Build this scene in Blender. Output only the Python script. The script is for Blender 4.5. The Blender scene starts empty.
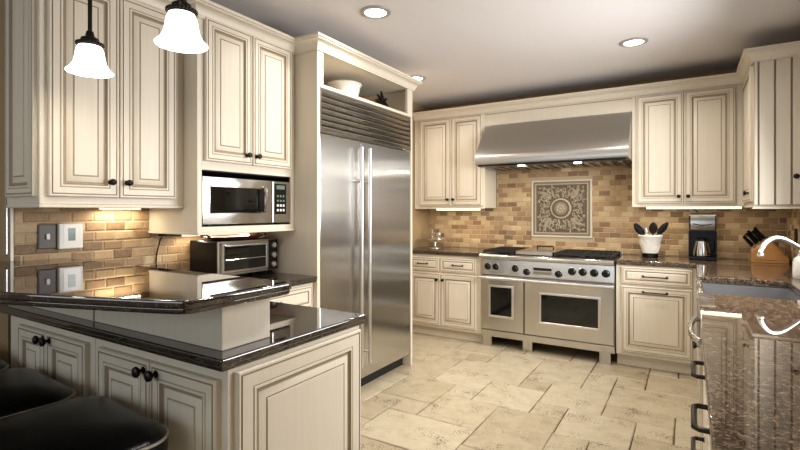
import bpy, bmesh, math, random
from mathutils import Vector, Matrix
random.seed(7)
S = bpy.context.scene
C = S.collection

# ------------------------------------------------------------------ camera, world, exposure
cam_d = bpy.data.cameras.new('camera'); cam = bpy.data.objects.new('camera', cam_d); C.objects.link(cam)
cam.location = (0, 0, 1.33); cam.rotation_euler = (math.pi/2, 0, 0.5491)
cam_d.sensor_width = 36.0; cam_d.lens = 36.0*474.85/800; cam_d.shift_y = -13.7/800; cam_d.clip_start = 0.02
S.camera = cam
S.view_settings.view_transform = 'Standard'; S.view_settings.look = 'None'
S.view_settings.gamma = 1.0; S.view_settings.use_curve_mapping = False
S.view_settings.exposure = 0.06
W = bpy.data.worlds.new('world'); S.world = W; W.use_nodes = True
W.node_tree.nodes['Background'].inputs[0].default_value = (0.80, 0.90, 1.0, 1)
W.node_tree.nodes['Background'].inputs[1].default_value = 1.0

def area(name, loc, rot, sx, sy, power, col=(1, 1, 1), parent=None, shape='RECTANGLE', spread=math.pi):
    d = bpy.data.lights.new(name, 'AREA'); d.shape = shape; d.size = sx
    if shape == 'RECTANGLE': d.size_y = sy
    d.energy = power; d.color = col; d.spread = spread
    o = bpy.data.objects.new(name, d); C.objects.link(o); o.rotation_euler = rot
    o.location = Vector(loc) - (WORLD[parent.name] if parent else Vector((0, 0, 0)))
    if parent: o.parent = parent
    return o
WORLD = {}
DAY = (0.97, 0.98, 1.0); WARM = (1.0, 0.86, 0.66)
# daylight entering through the windows of the place (one over the sink, a wide one behind the breakfast area)
area('window_daylight', (0.66, 3.02, 1.64), (0, math.radians(79), 0), 1.0, 1.5, 60, DAY, None, 'RECTANGLE', math.radians(140))
area('window_daylight', (-1.9, -2.52, 1.55), (math.radians(90), 0, 0), 4.4, 1.5, 24, (.86, .94, 1.0))

# ------------------------------------------------------------------ helpers
def lin(c):
    c = c/255.0
    return c/12.92 if c <= 0.04045 else ((c+0.055)/1.055)**2.4
def rgb(r, g, b): return (lin(r), lin(g), lin(b), 1)

class MB:
    def __init__(s): s.v = []; s.f = []; s.m = []
    def add(s, vs, fs, mi=0):
        o = len(s.v); s.v += [tuple(v) for v in vs]
        for f in fs: s.f.append([i+o for i in f]); s.m.append(mi)
        return s
    def box(s, x0, x1, y0, y1, z0, z1, mi=0, fr=None):
        if x0 > x1: x0, x1 = x1, x0
        if y0 > y1: y0, y1 = y1, y0
        if z0 > z1: z0, z1 = z1, z0
        v = [(x, y, z) for z in (z0, z1) for y in (y0, y1) for x in (x0, x1)]
        if fr: v = [fr(*p) for p in v]
        return s.add(v, [(0, 2, 3, 1), (4, 5, 7, 6), (0, 1, 5, 4), (2, 6, 7, 3), (0, 4, 6, 2), (1, 3, 7, 5)], mi)
    def loops(s, loops, mis, cap0=True, cap1=True, closed=True):
        n = len(loops[0]); o = len(s.v)
        for l in loops: s.v += [tuple(p) for p in l]
        for k in range(len(loops)-1):
            for i in range(n if closed else n-1):
                j = (i+1) % n
                s.f.append([o+k*n+i, o+k*n+j, o+(k+1)*n+j, o+(k+1)*n+i]); s.m.append(mis[k] if k < len(mis) else mis[-1])
        if cap0: s.f.append([o+i for i in range(n)][::-1]); s.m.append(mis[0])
        if cap1: s.f.append([o+(len(loops)-1)*n+i for i in range(n)]); s.m.append(mis[-1])
        return s
    def lathe(s, prof, c, ax=(0, 0, 1), seg=24, mi=0, mis=None):
        ax = Vector(ax).normalized(); t = Vector((1, 0, 0)) if abs(ax.x) < .9 else Vector((0, 1, 0))
        a = ax.cross(t).normalized(); b = ax.cross(a); c = Vector(c)
        L = [[c+ax*h+(a*math.cos(2*math.pi*i/seg)+b*math.sin(2*math.pi*i/seg))*max(r, 1e-4) for i in range(seg)] for r, h in prof]
        return s.loops(L, mis or [mi])
    def cyl(s, c, ax, r, h, seg=20, mi=0): return s.lathe([(r, 0), (r, h)], c, ax, seg, mi)
    def tube(s, pts, r, seg=10, mi=0, closed=False):
        pts = [Vector(p) for p in pts]; n = len(pts); L = []; up = None
        for i, p in enumerate(pts):
            if closed: d = pts[(i+1) % n]-pts[i-1]
            else: d = pts[min(i+1, n-1)]-pts[max(i-1, 0)]
            d.normalize()
            if up is None: up = Vector((0, 0, 1)) if abs(d.z) < .9 else Vector((1, 0, 0))
            a = d.cross(up).normalized(); up = a.cross(d).normalized()
            rr = r[i] if isinstance(r, (list, tuple)) else r
            L.append([p+(a*math.cos(2*math.pi*k/seg)+up*math.sin(2*math.pi*k/seg))*rr for k in range(seg)])
        if closed: L.append(L[0]); return s.loops(L, [mi], False, False)
        return s.loops(L, [mi])
    def prism(s, poly, z0, z1, mi=0, fn=None):
        fn = fn or (lambda x, y, z: (x, y, z)); n = len(poly)
        return s.loops([[fn(x, y, z0) for x, y in poly], [fn(x, y, z1) for x, y in poly]], [mi])
    def sweep(s, path, prof, mi=0):
        P = [Vector((x, y)) for x, y in path]; n = len(P); L = []
        for i in range(n):
            d0 = (P[i]-P[i-1]).normalized() if i else None; d1 = (P[i+1]-P[i]).normalized() if i < n-1 else None
            n0 = Vector((d0.y, -d0.x)) if d0 else None; n1 = Vector((d1.y, -d1.x)) if d1 else None
            if n0 is None: m = n1
            elif n1 is None: m = n0
            else: m = (n0+n1)/(1+n0.dot(n1))
            L.append([(P[i].x+m.x*o, P[i].y+m.y*o, z) for o, z in prof])
        return s.loops(L, [mi])
    def build(s, name, mats, parent=None, bevel=0, seg=2, smooth=None, origin=None):
        if smooth is None: smooth = 6 if bevel else 30
        me = bpy.data.meshes.new(name)
        v = [Vector(p) for p in s.v]
        if origin is None:
            lo = Vector([min(p[i] for p in v) for i in range(3)]); hi = Vector([max(p[i] for p in v) for i in range(3)])
            origin = Vector(((lo.x+hi.x)/2, (lo.y+hi.y)/2, lo.z))
        origin = Vector(origin)
        me.from_pydata([p-origin for p in v], [], s.f)
        if not isinstance(mats, (list, tuple)): mats = [mats]
        for m in mats: me.materials.append(m)
        me.polygons.foreach_set('material_index', s.m)
        bm = bmesh.new(); bm.from_mesh(me)
        bmesh.ops.recalc_face_normals(bm, faces=bm.faces)
        if bevel:
            es = [e for e in bm.edges if len(e.link_faces) == 2 and e.calc_face_angle(0) > 0.6]
            bmesh.ops.bevel(bm, geom=es, offset=bevel, segments=seg, affect='EDGES', profile=.6, clamp_overlap=True)
        bm.to_mesh(me); bm.free()
        me.polygons.foreach_set('use_smooth', [True]*len(me.polygons))
        me.set_sharp_from_angle(angle=math.radians(smooth))
        o = bpy.data.objects.new(name, me); C.objects.link(o)
        WORLD[o.name] = origin
        if parent: o.parent = parent; o.location = origin - WORLD[parent.name]
        else: o.location = origin
        return o

def tag(o, label, cat=None, group=None, kind=None):
    o['label'] = label
    if cat: o['category'] = cat
    if group: o['group'] = group
    if kind: o['kind'] = kind
    return o
def thing(name, label, cat, loc, group=None):
    o = bpy.data.objects.new(name, None); C.objects.link(o); o.location = loc; o.empty_display_size = .05
    WORLD[o.name] = Vector(loc); return tag(o, label, cat, group)
def dup(o, parent=None, delta=(0, 0, 0)):
    c = o.copy(); C.objects.link(c); c.parent = parent
    if parent is None: c.location = Vector(o.location)+Vector(delta)
    for ch in list(o.children): dup(ch, c)
    return c
def FR(o, u, n):
    o, u, n = Vector(o), Vector(u), Vector(n); up = Vector((0, 0, 1))
    return lambda x, y, z: o+u*x+up*y+n*z
def rect(x0, x1, y0, y1, i, z, fr): return [fr(x0+i, y0+i, z), fr(x1-i, y0+i, z), fr(x1-i, y1-i, z), fr(x0+i, y1-i, z)]

# ------------------------------------------------------------------ materials
def nodes(name):
    m = bpy.data.materials.new(name); m.use_nodes = True
    return m, m.node_tree.nodes, m.node_tree.links, m.node_tree.nodes['Principled BSDF']
def plain(name, col, rough=.5, metal=0, spec=.5, coat=0, noise=0.06, scale=14, bump=0):
    m, N, L, B = nodes(name)
    B.inputs['Roughness'].default_value = rough; B.inputs['Metallic'].default_value = metal
    B.inputs['Specular IOR Level'].default_value = spec; B.inputs['Coat Weight'].default_value = coat
    t = N.new('ShaderNodeTexNoise'); t.inputs['Scale'].default_value = scale; t.inputs['Detail'].default_value = 3
    g = N.new('ShaderNodeNewGeometry'); L.new(g.outputs['Position'], t.inputs['Vector'])
    x = N.new('ShaderNodeMix'); x.data_type = 'RGBA'
    x.inputs[6].default_value = tuple(c*(1-noise) for c in col[:3])+(1,); x.inputs[7].default_value = tuple(min(1, c*(1+noise)) for c in col[:3])+(1,)
    L.new(t.outputs['Fac'], x.inputs[0]); L.new(x.outputs[2], B.inputs['Base Color'])
    if bump:
        b = N.new('ShaderNodeBump'); b.inputs['Strength'].default_value = bump; b.inputs['Distance'].default_value = .002
        L.new(t.outputs['Fac'], b.inputs['Height']); L.new(b.outputs[0], B.inputs['Normal'])
    return m
def emit(name, col, st):
    m, N, L, B = nodes(name); B.inputs['Base Color'].default_value = col
    B.inputs['Emission Color'].default_value = col; B.inputs['Emission Strength'].default_value = st; return m
def cream_mat(name, col):
    m, N, L, B = nodes(name); g = N.new('ShaderNodeNewGeometry')
    mp = N.new('ShaderNodeMapping'); mp.inputs['Scale'].default_value = (60, 60, 3); L.new(g.outputs['Position'], mp.inputs[0])
    t = N.new('ShaderNodeTexNoise'); t.inputs['Scale'].default_value = 1; t.inputs['Detail'].default_value = 4; L.new(mp.outputs[0], t.inputs[0])
    r = N.new('ShaderNodeValToRGB'); r.color_ramp.elements[0].position = .3; r.color_ramp.elements[1].position = .75
    r.color_ramp.elements[0].color = tuple(c*.94 for c in col[:3])+(1,); r.color_ramp.elements[1].color = col
    L.new(t.outputs['Fac'], r.inputs[0]); L.new(r.outputs[0], B.inputs['Base Color'])
    B.inputs['Roughness'].default_value = .42; return m
def steel_mat(name, col, rough=.26, axis=(300, 300, 2), aniso=0, arot=0):
    m, N, L, B = nodes(name); g = N.new('ShaderNodeNewGeometry')
    mp = N.new('ShaderNodeMapping'); mp.inputs['Scale'].default_value = axis; L.new(g.outputs['Position'], mp.inputs[0])
    t = N.new('ShaderNodeTexNoise'); t.inputs['Scale'].default_value = 1; t.inputs['Detail'].default_value = 2; L.new(mp.outputs[0], t.inputs[0])
    mr = N.new('ShaderNodeMapRange'); mr.inputs['To Min'].default_value = rough*.97; mr.inputs['To Max'].default_value = rough*1.03
    L.new(t.outputs['Fac'], mr.inputs[0]); L.new(mr.outputs[0], B.inputs['Roughness'])
    tg = N.new('ShaderNodeTangent'); tg.direction_type = 'RADIAL'; tg.axis = 'Z'; L.new(tg.outputs[0], B.inputs['Tangent'])
    B.inputs['Anisotropic'].default_value = aniso; B.inputs['Anisotropic Rotation'].default_value = arot
    B.inputs['Base Color'].default_value = col; B.inputs['Metallic'].default_value = 1; return m
def granite_mat(name, stops, scale=160, rough=.02, ior=1.85):
    m, N, L, B = nodes(name); g = N.new('ShaderNodeNewGeometry')
    v = N.new('ShaderNodeTexVoronoi'); v.inputs['Scale'].default_value = scale; L.new(g.outputs['Position'], v.inputs['Vector'])
    t = N.new('ShaderNodeTexNoise'); t.inputs['Scale'].default_value = scale*.28; t.inputs['Detail'].default_value = 6; L.new(g.outputs['Position'], t.inputs['Vector'])
    sx = N.new('ShaderNodeSeparateColor'); L.new(v.outputs['Color'], sx.inputs[0])
    mx = N.new('ShaderNodeMath'); mx.operation = 'MULTIPLY_ADD'; mx.inputs[1].default_value = .55; L.new(sx.outputs[0], mx.inputs[0])
    m2 = N.new('ShaderNodeMath'); m2.operation = 'MULTIPLY'; m2.inputs[1].default_value = .5; L.new(t.outputs['Fac'], m2.inputs[0]); L.new(m2.outputs[0], mx.inputs[2])
    r = N.new('ShaderNodeValToRGB'); r.color_ramp.interpolation = 'LINEAR'
    e = r.color_ramp.elements; e[0].position, e[0].color = stops[0]; e[1].position, e[1].color = stops[-1]
    for p, c in stops[1:-1]: q = e.new(p); q.color = c
    L.new(mx.outputs[0], r.inputs[0]); L.new(r.outputs[0], B.inputs['Base Color'])
    B.inputs['Roughness'].default_value = rough; B.inputs['IOR'].default_value = ior; return m
def stone_mat(name, stops, island=False, nscale=26, pits=0.0, rough=.6, pscale=90, rw=.62):
    m, N, L, B = nodes(name); g = N.new('ShaderNodeNewGeometry')
    if island: rnd = g.outputs['Random Per Island']
    else: oi = N.new('ShaderNodeObjectInfo'); rnd = oi.outputs['Random']
    t = N.new('ShaderNodeTexNoise'); t.inputs['Scale'].default_value = nscale; t.inputs['Detail'].default_value = 6; t.inputs['Roughness'].default_value = .65
    L.new(g.outputs['Position'], t.inputs['Vector'])
    a = N.new('ShaderNodeMath'); a.operation = 'MULTIPLY_ADD'; a.inputs[1].default_value = rw; L.new(rnd, a.inputs[0])
    s2 = N.new('ShaderNodeMath'); s2.operation = 'MULTIPLY'; s2.inputs[1].default_value = 1.04-rw; L.new(t.outputs['Fac'], s2.inputs[0]); L.new(s2.outputs[0], a.inputs[2])
    r = N.new('ShaderNodeValToRGB'); e = r.color_ramp.elements; e[0].position, e[0].color = stops[0]; e[1].position, e[1].color = stops[-1]
    for p, c in stops[1:-1]: q = e.new(p); q.color = c
    L.new(a.outputs[0], r.inputs[0]); out = r.outputs[0]
    b = N.new('ShaderNodeBump'); b.inputs['Strength'].default_value = .35; b.inputs['Distance'].default_value = .002; L.new(t.outputs['Fac'], b.inputs['Height'])
    if pits:
        v = N.new('ShaderNodeTexVoronoi'); v.inputs['Scale'].default_value = pscale; L.new(g.outputs['Position'], v.inputs['Vector'])
        v.inputs['Randomness'].default_value = 1
        t2 = N.new('ShaderNodeTexNoise'); t2.inputs['Scale'].default_value = 7; t2.inputs['Detail'].default_value = 3; L.new(g.outputs['Position'], t2.inputs['Vector'])
        th = N.new('ShaderNodeMapRange'); th.inputs['From Min'].default_value = .36; th.inputs['From Max'].default_value = .72; th.inputs['To Min'].default_value = 0; th.inputs['To Max'].default_value = pits
        L.new(t2.outputs['Fac'], th.inputs[0])
        lt = N.new('ShaderNodeMath'); lt.operation = 'LESS_THAN'; L.new(v.outputs['Distance'], lt.inputs[0]); L.new(th.outputs[0], lt.inputs[1])
        x = N.new('ShaderNodeMix'); x.data_type = 'RGBA'; L.new(lt.outputs[0], x.inputs[0]); L.new(out, x.inputs[6]); x.inputs[7].default_value = rgb(96, 80, 60); out = x.outputs[2]
    L.new(out, B.inputs['Base Color']); L.new(b.outputs[0], B.inputs['Normal']); B.inputs['Roughness'].default_value = rough
    return m
def wood_mat(name, c0, c1, rough=.45):
    m, N, L, B = nodes(name); g = N.new('ShaderNodeNewGeometry')
    mp = N.new('ShaderNodeMapping'); mp.inputs['Scale'].default_value = (6, 40, 40); L.new(g.outputs['Position'], mp.inputs[0])
    t = N.new('ShaderNodeTexNoise'); t.inputs['Scale'].default_value = 2; t.inputs['Detail'].default_value = 5; L.new(mp.outputs[0], t.inputs[0])
    r = N.new('ShaderNodeValToRGB'); r.color_ramp.elements[0].color = c0; r.color_ramp.elements[1].color = c1
    L.new(t.outputs['Fac'], r.inputs[0]); L.new(r.outputs[0], B.inputs['Base Color']); B.inputs['Roughness'].default_value = rough; return m
def glass_mat(name, col=(1, 1, 1, 1), rough=.0):
    m, N, L, B = nodes(name); B.inputs['Base Color'].default_value = col; B.inputs['Transmission Weight'].default_value = 1
    B.inputs['Roughness'].default_value = rough; B.inputs['IOR'].default_value = 1.45; return m

cream = cream_mat('cream_paint', rgb(217, 206, 186))
glaze = plain('umber_glaze', rgb(146, 128, 104), .5, noise=.15)
bead = plain('glaze_line', rgb(152, 135, 110), .5, noise=.12)
white_trim = plain('white_trim', rgb(232, 228, 218), .4)
ceil_paint = plain('ceiling_paint', rgb(212, 206, 203), .85, noise=.02)
wall_paint = plain('taupe_wall_paint', rgb(146, 122, 88), .8, noise=.03)
wall_beige = plain('beige_wall_paint', rgb(196, 182, 160), .8, noise=.03)
grout = plain('sand_grout', rgb(178, 160, 132), .85, noise=.1, scale=60)
floor_grout = plain('brown_floor_grout', rgb(88, 72, 52), .9, noise=.15, scale=60)
TS = [(.1, rgb(92, 69, 45)), (.3, rgb(136, 108, 76)), (.5, rgb(166, 136, 98)), (.72, rgb(186, 159, 120)), (.86, rgb(200, 177, 142)), (.95, rgb(220, 206, 180))]
tile_m = stone_mat('tumbled_travertine', TS, False, 70); tile_i = stone_mat('tumbled_travertine_field', TS, True, 70)
FS = [(.15, rgb(146, 131, 104)), (.4, rgb(166, 151, 124)), (.62, rgb(180, 167, 141)), (.9, rgb(196, 186, 163))]
floor_m = stone_mat('travertine_paver', FS, False, 11, .5, .45, 95, .3)
steel = steel_mat('brushed_steel', (.56, .54, .505, 1), .2, (4, 300, 300), .7, .25)
steel_v = steel_mat('brushed_steel_vertical', (.54, .53, .51, 1), .2, (300, 300, 3), .9, 0)
steel_soft = steel_mat('satin_sink_steel', (.42, .42, .42, 1), .38)
steel_hood = steel_mat('dull_hood_steel', (.46, .44, .405, 1), .34, (4, 300, 300), .5, 0)
steel_dark = steel_mat('dark_steel', (.36, .33, .29, 1), .3)  # darker, warmer steel for appliance bodies, hood baffles and clock flap
chrome = plain('polished_chrome', (.82, .82, .82, 1), .12, 1, noise=.01)
nickel = plain('satin_nickel', (.68, .67, .65, 1), .32, 1, noise=.02)
black = plain('black_enamel', rgb(8, 8, 8), .25, spec=.3, noise=.1)
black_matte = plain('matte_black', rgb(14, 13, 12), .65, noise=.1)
iron = plain('cast_iron', rgb(26, 25, 24), .6, .2, noise=.2, scale=60)
bronze = plain('oil_rubbed_bronze', rgb(30, 24, 20), .35, .6, noise=.15)
black_glass = plain('black_glass', rgb(12, 13, 12), .04, noise=.02)
leather = plain('black_leather', rgb(5, 5, 6), .3, spec=.3, noise=.25, scale=90, bump=.25)
piping = plain('seat_piping', rgb(150, 144, 132), .4)
granite = granite_mat('dark_granite', [(.3, rgb(9, 8, 8)), (.52, rgb(20, 17, 15)), (.66, rgb(44, 36, 30)), (.8, rgb(84, 72, 60)), (.93, rgb(150, 138, 122))], 230, ior=2.15)
granite_br = granite_mat('brown_granite', [(.28, rgb(22, 18, 15)), (.46, rgb(56, 44, 35)), (.6, rgb(92, 74, 58)), (.76, rgb(126, 106, 86)), (.92, rgb(170, 152, 132))], 190, ior=1.75)
ceramic = plain('white_ceramic', rgb(232, 228, 216), .25, noise=.03)
wood_h = wood_mat('honey_wood', rgb(176, 118, 58), rgb(214, 158, 92))
wood_d = wood_mat('dark_wood', rgb(70, 36, 24), rgb(110, 60, 40))
relief_l = plain('antique_stone_light', rgb(172, 158, 136), .6, noise=.2, scale=120)
relief_d = plain('antique_stone_dark', rgb(96, 83, 67), .7, noise=.25, scale=90)
shade_m = emit('lit_opal_glass', (1, .95, .86, 1), 2.6)
lamp_m = emit('lamp_face', (1, .95, .86, 1), 9)
strip_m = emit('under_cabinet_diffuser', (1, .86, .58, 1), 2.6)
strip_dim = emit('small_strip_diffuser', (1, .86, .62, 1), 1.2)
glass = glass_mat('clear_glass')
pane_m = glass_mat('window_glass')
lcd = plain('grey_display', rgb(96, 112, 104), .2)
wicker = wood_mat('brown_wicker', rgb(86, 62, 38), rgb(130, 98, 64), .7)
def struct(o, label): return tag(o, label, 'structure', kind='structure')

# ------------------------------------------------------------------ room shell
LW, RW, BW, CZ = -2.70, 0.69, 5.08, 2.58
m = MB(); m.box(-4.6, RW+.12, -2.7, BW+.12, -.08, -.008); floor = struct(m.build('floor', floor_grout), 'travertine tiled kitchen floor'); floor['category'] = 'floor'
m = MB(); m.box(-4.6, RW+.12, -2.7, BW+.12, CZ, CZ+.1); o = struct(m.build('ceiling', ceil_paint), 'smooth off white painted ceiling'); o['category'] = 'ceiling'
m = MB(); m.box(LW-.15, RW+.12, BW, BW+.12, -.008, CZ); wall_back = struct(m.build('wall_back', wall_paint), 'taupe wall behind the range and tile splash'); wall_back['category'] = 'wall'
m = MB(); m.box(LW-.15, LW, .93, BW, -.008, CZ); wall_left = struct(m.build('wall_left', wall_paint), 'taupe wall behind the refrigerator and toaster'); wall_left['category'] = 'wall'
def holed_wall(name, fr, L_, holes, mat, t=.12):
    # wall of length L_, height CZ, with one rectangular hole
    (a, b, c, d) = holes; m = MB()
    m.box(0, a, -.008, CZ, -t, 0, 0, fr); m.box(b, L_, -.008, CZ, -t, 0, 0, fr)
    m.box(a, b, -.008, c, -t, 0, 0, fr); m.box(a, b, d, CZ, -t, 0, 0, fr)
    return m.build(name, mat)
fr_r = FR((RW, BW, 0), (0, -1, 0), (-1, 0, 0))
wall_right = struct(holed_wall('wall_right', fr_r, BW+2.7, (BW-3.80, BW-2.22, 1.12, 2.16), wall_paint), 'taupe wall with the window over the sink'); wall_right['category'] = 'wall'
fr_f = FR((RW, -2.58, 0), (-1, 0, 0), (0, 1, 0))
o = struct(holed_wall('wall_front', fr_f, 5.3, (.35, 4.85, .8, 2.32), wall_beige), 'beige wall with a wide window behind the stools'); o['category'] = 'wall'
m = MB(); m.box(-4.6, -4.5, -2.6, 2.5, -.008, CZ); o = struct(m.build('wall_far_left', wall_beige), 'beige wall of the adjoining breakfast area'); o['category'] = 'wall'
m = MB(); m.box(-4.5, LW-.15, 2.4, 2.5, -.008, CZ); o = struct(m.build('wall_far_back', wall_beige), 'beige wall closing the adjoining breakfast area'); o['category'] = 'wall'
m = MB(); m.box(LW-.022, LW-.001, .922, .9295, 1.13, CZ-.005); o = struct(m.build('trim_1', nickel, bevel=.002), 'grey metal corner bead on the end of the left wall'); o['category'] = 'trim'
def window(name, fr, x0, x1, y0, y1, nx, label):
    w = thing(name, label, 'window', fr((x0+x1)/2, y0, -.06)); w['kind'] = 'structure'
    m = MB(); t = .05
    m.box(x0, x1, y0, y0+t, -.1, -.02, 0, fr); m.box(x0, x1, y1-t, y1, -.1, -.02, 0, fr)
    m.box(x0, x0+t, y0+t, y1-t, -.1, -.02, 0, fr); m.box(x1-t, x1, y0+t, y1-t, -.1, -.02, 0, fr); m.build('window_frame', white_trim, w)
    for k in range(1, nx):
        x = x0+(x1-x0)*k/nx; m = MB(); m.box(x-.02, x+.02, y0+t, y1-t, -.085, -.035, 0, fr); m.build('mullion', white_trim, w)
    m = MB(); cs = .07
    for a in ((x0-cs, x1+cs, y1, y1+cs), (x0-cs, x0, y0, y1), (x1, x1+cs, y0, y1), (x0-cs, x1+cs, y0-.03, y0)): m.box(a[0], a[1], a[2], a[3], 0.001, .018, 0, fr)
    m.build('casing', white_trim, w, bevel=.003)
    return w
window('window_1', fr_r, BW-3.80, BW-2.22, 1.12, 2.16, 2, 'white framed window over the sink')
window('window_2', fr_f, .35, 4.85, .8, 2.32, 3, 'wide white framed window behind the breakfast area')

# floor pavers: a repeating six by six pattern of travertine, each its own piece
PX, PY, OX, OY = .2075, .2090, -.083, -.012
PAT = [(-8, 11, 3, 2), (-7, 13, 2, 2), (-8, 13, 1, 1), (-9, 14, 2, 2), (-7, 15, 1, 1), (-8, 16, 2, 1), (-6, 15, 2, 2), (-5, 12, 2, 3), (-4, 15, 1, 1), (-4, 16, 2, 2), (-5, 17, 1, 1), (-3, 18, 1, 2)]
pm = {}
def paver_mesh(w, h):
    g = .0032; W_, H_ = w*PX-2*g, h*PY-2*g; c = .005
    me = bpy.data.meshes.new('paver'); vs = []; r = random.Random(w*10+h)
    per = [(0, 0), (.5, 0), (1, 0), (1, .5), (1, 1), (.5, 1), (0, 1), (0, .5)]
    j = [(r.uniform(-.003, .003), r.uniform(-.003, .003)) for _ in per]
    for z, i in ((-.008, 0), (-.004, 0), (0, c)):
        for (a, b), (jx, jy) in zip(per, j):
            vs.append((a*W_+jx+(i if a == 0 else -i if a == 1 else 0), b*H_+jy+(i if b == 0 else -i if b == 1 else 0), z))
    fs = [(k*8+q, k*8+(q+1) % 8, k*8+8+(q+1) % 8, k*8+8+q) for k in range(2) for q in range(8)]+[tuple(range(16, 24))]
    me.from_pydata(vs, [], fs); me.materials.append(floor_m); return me
cnt = 0
for ti in range(-5, 5):
    for tj in range(-5, 3):
        for (gx, gy, w, h) in PAT:
            x, y = (gx+6*ti)*PX+OX, (gy+6*tj)*PY+OY
            x1, y1 = x+w*PX, y+h*PY
            if x1 < -2.9 or x > .05 or y1 < -.35 or y > 4.72: continue
            if x1 < -2.05 and y > 1.5 and y1 < 3.45: continue
            if x1 < -1.25 and y > .95 and y1 < 1.5: continue
            if (w, h) not in pm: pm[(w, h)] = paver_mesh(w, h)
            o = bpy.data.objects.new('paver', pm[(w, h)]); C.objects.link(o); o.parent = floor
            o.location = Vector((x+.0032, y+.0032, random.uniform(-.0008, .0005)))-WORLD[floor.name]; cnt += 1

# tumbled stone splash tiles
TW, TH = .104, .0515
def tile_vs(r, w, h):
    g = .0022; d = .007; c = .005; vs = []
    for z, i in ((.0005, 0), (d-.003, 0), (d, c)):
        for a, b in ((0, 0), (1, 0), (1, 1), (0, 1)):
            jx, jy = r.uniform(-.0012, .0012), r.uniform(-.0012, .0012)
            vs.append((g+a*(w-2*g)+(i if a == 0 else -i)+jx, g+b*(h-2*g)+(i if b == 0 else -i)+jy, z))
    return vs, [(k*4+q, k*4+(q+1) % 4, k*4+4+(q+1) % 4, k*4+4+q) for k in range(2) for q in range(4)]+[(8, 9, 10, 11)]
tile_cache = {}
def tile_mesh(w, var, rz):
    key = (round(w, 3), var, rz)
    if key not in tile_cache:
        vs, fs = tile_vs(random.Random(var*77+int(w*1000)), w, TH); R = Matrix.Rotation(rz, 3, 'Z')
        me = bpy.data.meshes.new('splash_tile'); me.from_pydata([R @ Vector((x, -z, y)) for x, y, z in vs], [], fs); me.materials.append(tile_m); tile_cache[key] = me
    return tile_cache[key]
def splash(parent, fr, rz, zones, holes, n_single, bedname):
    # zones: (x0,x1,z0,z1) on the wall plane; rows run on one shared grid
    pieces = []
    zlo = min(z[2] for z in zones); zhi = max(z[3] for z in zones)
    row = 0; z = .9155
    while z < zhi-.012:
        for (x0, x1, z0, z1) in zones:
            if z < z0-.04 or z+TH > z1+.03: continue
            spans = [(x0, x1)]
            for (hx0, hx1, hz0, hz1) in holes:
                if z+TH > hz0+.005 and z < hz1-.005:
                    ns = []
                    for a, b in spans:
                        if hx1 <= a or hx0 >= b: ns.append((a, b)); continue
                        if hx0-a > .01: ns.append((a, hx0))
                        if b-hx1 > .01: ns.append((hx1, b))
                    spans = ns
            for a, b in spans:
                k = math.floor(a/TW)-1; off = (row % 2)*TW/2+random.Random(row).uniform(-.012, .012)
                while k*TW+off < b:
                    l, r_ = max(a, k*TW+off), min(b, (k+1)*TW+off); k += 1
                    if r_-l > .02: pieces.append((l, r_, z))
        row += 1; z += TH
    pieces.sort(key=lambda p: -(p[1]-p[0]) + abs(p[2]-1.15)*.02)
    single, rest = pieces[:n_single], pieces[n_single:]
    for i, (l, r_, z) in enumerate(single):
        me = tile_mesh(round(r_-l, 2) if r_-l < TW-.004 else TW, i % 5, rz)
        o = bpy.data.objects.new('splash_tile', me); C.objects.link(o); o.parent = parent
        o.location = Vector(fr(l, z, 0))-WORLD[parent.name]
    if rest:
        m = MB()
        for i, (l, r_, z) in enumerate(rest):
            vs, fs = tile_vs(random.Random(i), r_-l, TH); m.add([fr(l+x, z+y, zz) for x, y, zz in vs], fs)
        o = m.build('splash_tile_field', tile_i, parent); o['kind'] = 'stuff'
    m = MB()
    for (x0, x1, z0, z1) in zones: m.box(x0, x1, z0, z1, .0002, .004, 0, fr)
    m.build(bedname, grout, parent)
    return len(pieces)
fr_b = FR((0, BW, 0), (1, 0, 0), (0, -1, 0))
nb = splash(wall_back, fr_b, 0, [(-2.698, .688, .915, 1.372), (-1.845, -.449, 1.372, 1.82)], [(-1.452, -.842, 1.06, 1.656)], 296, 'grout_bed')
fr_l = FR((LW, 0, 0), (0, 1, 0), (1, 0, 0))
nl = splash(wall_left, fr_l, math.pi/2, [(.948, 2.325, .915, 1.215), (.948, 1.6, 1.215, 1.362)], [(.948, 1.16, .9, 1.06)], 296, 'grout_bed')
nr = splash(wall_right, FR((RW, 0, 0), (0, -1, 0), (-1, 0, 0)), -math.pi/2, [(-5.07, -3.78, .915, 1.372)], [], 290, 'grout_bed')
print('tiles', nb, nl, nr, 'pavers', cnt)
m = MB(); m.box(LW+.0005, LW+.010, .936, .947, 1.097, 1.345); o = struct(m.build('trim_2', white_trim, bevel=.002), 'pale edge strip where the left splash tile ends'); o['category'] = 'trim'

# ------------------------------------------------------------------ cabinet parts
def knob(parent, fr, x, y, z0=.02, r=.016):
    m = MB(); c = fr(x, y, z0); n = (fr(0, 0, 1)-fr(0, 0, 0))
    m.lathe([(.012, 0), (.012, .003), (.006, .006), (.006, .014), (r*.75, .018), (r, .024), (r*.92, .031), (r*.5, .035), (.001, .036)], c, n, 16)
    return m.build('knob', bronze, parent)
def pull(parent, fr, x, y, w, z0=.02, vertical=False, mat=None, out=.032):
    m = MB(); P = []
    for t, o_ in ((-.5, 0), (-.5, out*.7), (-.44, out), (.44, out), (.5, out*.7), (.5, 0)):
        P.append(fr(x, y+t*w, z0+o_) if vertical else fr(x+t*w, y, z0+o_))
    m.tube(P, .0075 if out > .035 else .0055, 8)
    for t in (-.5, .5):
        c = fr(x, y+t*w, z0) if vertical else fr(x+t*w, y, z0); m.cyl(c, fr(0, 0, 1)-fr(0, 0, 0), .010, .004, 12)
    return m.build('pull', mat or bronze, parent)
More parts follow.
